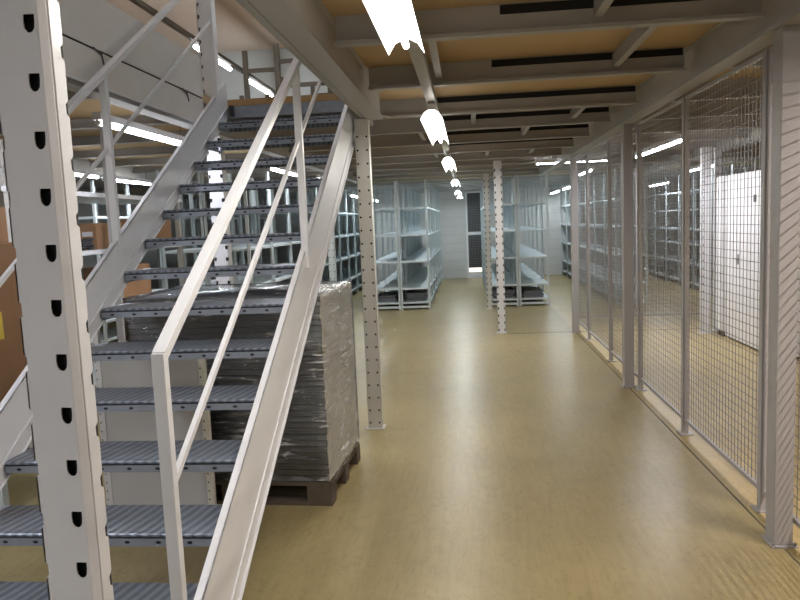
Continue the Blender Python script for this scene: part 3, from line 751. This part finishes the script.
# ------------------------------------------------------------------ white doors inside the cage
t = thing('white_cabinet', 'tall bright white cabinet with plain doors behind the mesh', 'cabinet', (3.16, 7.60, 0))
obj('body', MB().box(0.02, 0.46, 0, 1.42, 0.02, 2.0, 'door'), t)
obj('door', MB().box(0, 0.02, 0.01, 0.70, 0.03, 1.99, 'door'), t)
d2 = obj('door', MB().box(0, 0.02, 0.71, 1.41, 0.03, 1.99, 'door'), t)
obj('handle', MB().box(-0.012, 0, 0.98, 1.0, 0.94, 1.06, 'steel').box(-0.03, -0.02, 0.98, 1.07, 1.0, 1.015, 'steel').box(-0.03, 0, 0.98, 0.995, 1.0, 1.015, 'steel'), d2)
obj('latch', MB().box(-0.02, 0, 0.50, 0.53, 1.66, 1.74, 'dark'), t)
obj('plinth', MB().box(0.03, 0.44, 0.02, 1.40, 0.0, 0.02, 'dark'), t)
t = thing('white_locker', 'narrow glowing-white locker on dark feet next to the tall white cabinet', 'locker', (3.13, 9.06, 0))
obj('body', MB().box(0.02, 0.40, 0, 0.20, 0.07, 2.0, 'door'), t)
obj('door', MB().box(0, 0.02, 0.005, 0.195, 0.075, 1.99, 'door'), t)
for y in (0.02, 0.15):
    for x in (0.03, 0.34): obj('foot', MB().box(x, x+0.03, y, y+0.03, 0, 0.07, 'dark'), t)

# ------------------------------------------------------------------ left-hand stores: rack with goods, box on table
R = thing('storage_rack', 'grey storage rack with boxes seen between the white column and the stairs', 'rack', (-4.05, 4.7, 0))
for y in (0.0, 1.5, 3.0):
    for x in (0.0, 0.75): obj('upright', MB().box(x, x+0.05, y, y+0.05, 0, 2.3, 'joist' if x else 'rack'), R)
for z in (0.35, 0.95, 1.47, 1.97):
    obj('shelf', MB().box(0, 0.80, -0.03, 3.1, z-0.03, z, 'rack').box(0.802, 0.808, -0.03, 3.1, z-0.035, z+0.004, 'white'), R)
def carton(x, y, z, w, d_, h, label, key='card', flap=True, lab=True):
    t = thing('cardboard_box', label, 'box', (x, y, z))
    obj('carton', MB().box(0, w, 0, d_, 0, h, key), t, bevel=0.004)
    obj('tape', MB().box(w*0.46, w*0.54, -0.001, d_, h, h+0.001, 'tape').box(w*0.46, w*0.54, -0.0015, 0.0, h*0.8, h, 'tape'), t)
    if lab: obj('paper_label', MB().box(w*0.62, w*0.9, -0.0015, 0, h*0.5, h*0.68, 'paper'), t)
    return t
carton(-3.70, 5.05, 1.472, 0.42, 0.35, 0.20, 'brown cardboard box on the upper middle shelf, near end of the left rack', 'card')
carton(-3.75, 6.15, 1.472, 0.36, 0.5, 0.24, 'orange-brown cardboard box on the upper middle shelf, middle of the left rack', 'card2')
carton(-3.66, 7.0, 1.472, 0.40, 0.5, 0.28, 'brown cardboard box on the upper middle shelf, far end of the left rack', 'card')
carton(-3.66, 5.0, 0.956, 0.40, 0.6, 0.38, 'brown cardboard box on the lower middle shelf, near end of the left rack', 'card')
carton(-3.66, 6.3, 0.956, 0.40, 0.6, 0.34, 'pale cardboard box on the lower middle shelf, far end of the left rack', 'card2')
carton(-3.95, 5.3, 1.972, 0.40, 0.6, 0.09, 'flat pale cardboard box on the top shelf of the left rack', 'card2')
t = thing('square_column', 'dark grey square column in front of the left storage rack', 'column', (-3.12, 5.95, 0))
obj('shaft', MB().box(-0.03, 0.03, -0.03, 0.03, 0.008, ZC-0.002, 'fence'), t)
obj('base_plate', MB().box(-0.06, 0.06, -0.06, 0.06, 0, 0.008, 'fence'), t)
# black cable coil
def sweep(pts, r, key, n=8):
    mb = MB(); vs = []; N = len(pts)
    for i, p in enumerate(pts):
        p = Vector(p); d = (Vector(pts[min(i+1, N-1)])-Vector(pts[max(i-1, 0)])).normalized()
        u = d.cross(Vector((0, 0, 1))).normalized(); w = u.cross(d)
        for k in range(n): vs.append(p+(u*math.cos(2*math.pi*k/n)+w*math.sin(2*math.pi*k/n))*r)
    fs = [(i*n+k, i*n+(k+1) % n, (i+1)*n+(k+1) % n, (i+1)*n+k) for i in range(N-1) for k in range(n)]
    return mb.add(vs, fs, key)
pts = []
for k in range(150):
    a = k/150*2*math.pi*4.5; r = 0.105+0.018*math.sin(k*0.7); pts.append((r*math.cos(a)*0.9, r*math.sin(a)*1.15, 0.014+0.016*(k/30)+0.008*math.sin(a*2)))
o = obj('cable_coil', sweep(pts, 0.011, 'dark'), loc=(-3.37, 5.80, 1.474), smooth=True); tag(o, 'black cable coil lying on the rack shelf left of the stairs', 'cable')
t = thing('work_table', 'low grey steel table under the large brown box at the left edge', 'table', (-3.62, 3.55, 0))
obj('tabletop', MB().box(0, 0.98, 0, 0.95, 0.56, 0.60, 'rack'), t)
for x in (0.02, 0.91):
    for y in (0.02, 0.88): obj('leg', MB().box(x, x+0.05, y, y+0.05, 0, 0.56, 'rack'), t)
t = thing('cardboard_box', 'large brown cardboard box at the left edge behind the white column', 'box', (-3.45, 3.72, 0.60))
obj('carton', MB().box(0, 0.72, 0, 0.6, 0, 0.98, 'card'), t, bevel=0.005)
obj('paper_label', MB().box(0.60, 0.68, -0.002, 0, 0.66, 0.80, 'paper').box(0.56, 0.63, -0.002, 0, 0.44, 0.52, 'paper'), t)
obj('tape', MB().box(0.7205, 0.7215, 0.05, 0.10, 0.42, 0.58, 'tape'), t)
mb = MB()
for k in range(5): mb.box(0.555+0.012*k, 0.561+0.012*k, -0.002, 0, 0.16, 0.16+[0.13, 0.10, 0.15, 0.09, 0.12][k], 'dark')
obj('printed_marks', mb, t)
carton(-3.40, 3.80, 1.582, 0.5, 0.4, 0.22, 'small brown box on top of the large box at the left edge', 'card', lab=False)

# ------------------------------------------------------------------ upper floor: frames standing on the deck
def upper_frame(x, y, w, H, levels, label):
    t = thing('upright_rack', label, 'rack', (x, y, 2.66))
    for xx in (0, w): obj('upright', MB().box(xx-0.03, xx+0.03, 0, 0.05, 0, H, 'frame'), t)
    for z in levels: obj('crossbar', MB().box(0.03, w-0.03, 0.01, 0.04, z-0.025, z+0.025, 'frame'), t)
upper_frame(-2.77, 9.0, 0.42, 1.20, (0.95,), 'brown-grey upright frame left on the upper floor above the stairs')
upper_frame(-2.33, 8.9, 0.85, 1.24, (1.02, 0.72, 0.42), 'tall brown-grey frame centred on the upper floor above the stairs')
upper_frame(-2.62, 10.2, 0.95, 1.10, (0.98, 0.66, 0.35), 'wide frame further back on the upper floor')
upper_frame(-3.55, 9.8, 0.45, 0.72, (0.58, 0.40), 'low frame by the tall column on the upper floor')
upper_frame(-1.95, 11.2, 1.1, 1.15, (1.0, 0.7, 0.4), 'rearmost frame on the upper floor')

upper_frame(-3.35, 10.6, 0.40, 0.95, (0.8, 0.5), 'narrow frame standing far back on the upper floor, left')
upper_frame(-2.55, 12.0, 0.80, 1.30, (1.15, 0.85, 0.5), 'tall frame close to the upper back wall, left of centre')
upper_frame(-1.80, 9.6, 0.60, 1.05, (0.95, 0.6, 0.3), 'frame beside the top of the right handrail on the upper floor')

# ------------------------------------------------------------------ world, camera
w = bpy.data.worlds.new('World'); SC.world = w; w.use_nodes = True
w.node_tree.nodes['Background'].inputs[0].default_value = (0.9, 0.95, 1, 1); w.node_tree.nodes['Background'].inputs[1].default_value = 0.05

cam = bpy.data.cameras.new('camera'); co = bpy.data.objects.new('camera', cam); COL.objects.link(co)
cam.sensor_width = 36.0; cam.sensor_fit = 'HORIZONTAL'; cam.lens = 700.0/800*36.0
cam.clip_start = 0.05; cam.clip_end = 100
# rows: camera right, down, forward in world axes (solved from the photograph's vanishing points)
Rr = ((0.99452921, 0.09551588, -0.042289), (-0.03131472, -0.1136036, -0.99303253), (-0.09965456, 0.98892413, -0.10999105))
m = Matrix(((Rr[0][0], -Rr[1][0], -Rr[2][0]), (Rr[0][1], -Rr[1][1], -Rr[2][1]), (Rr[0][2], -Rr[1][2], -Rr[2][2])))
co.matrix_world = Matrix.Translation((0, 0, 1.6)) @ m.to_4x4()
SC.camera = co
SC.view_settings.view_transform = 'Standard'
SC.view_settings.look = 'None'
SC.view_settings.exposure = 0.0
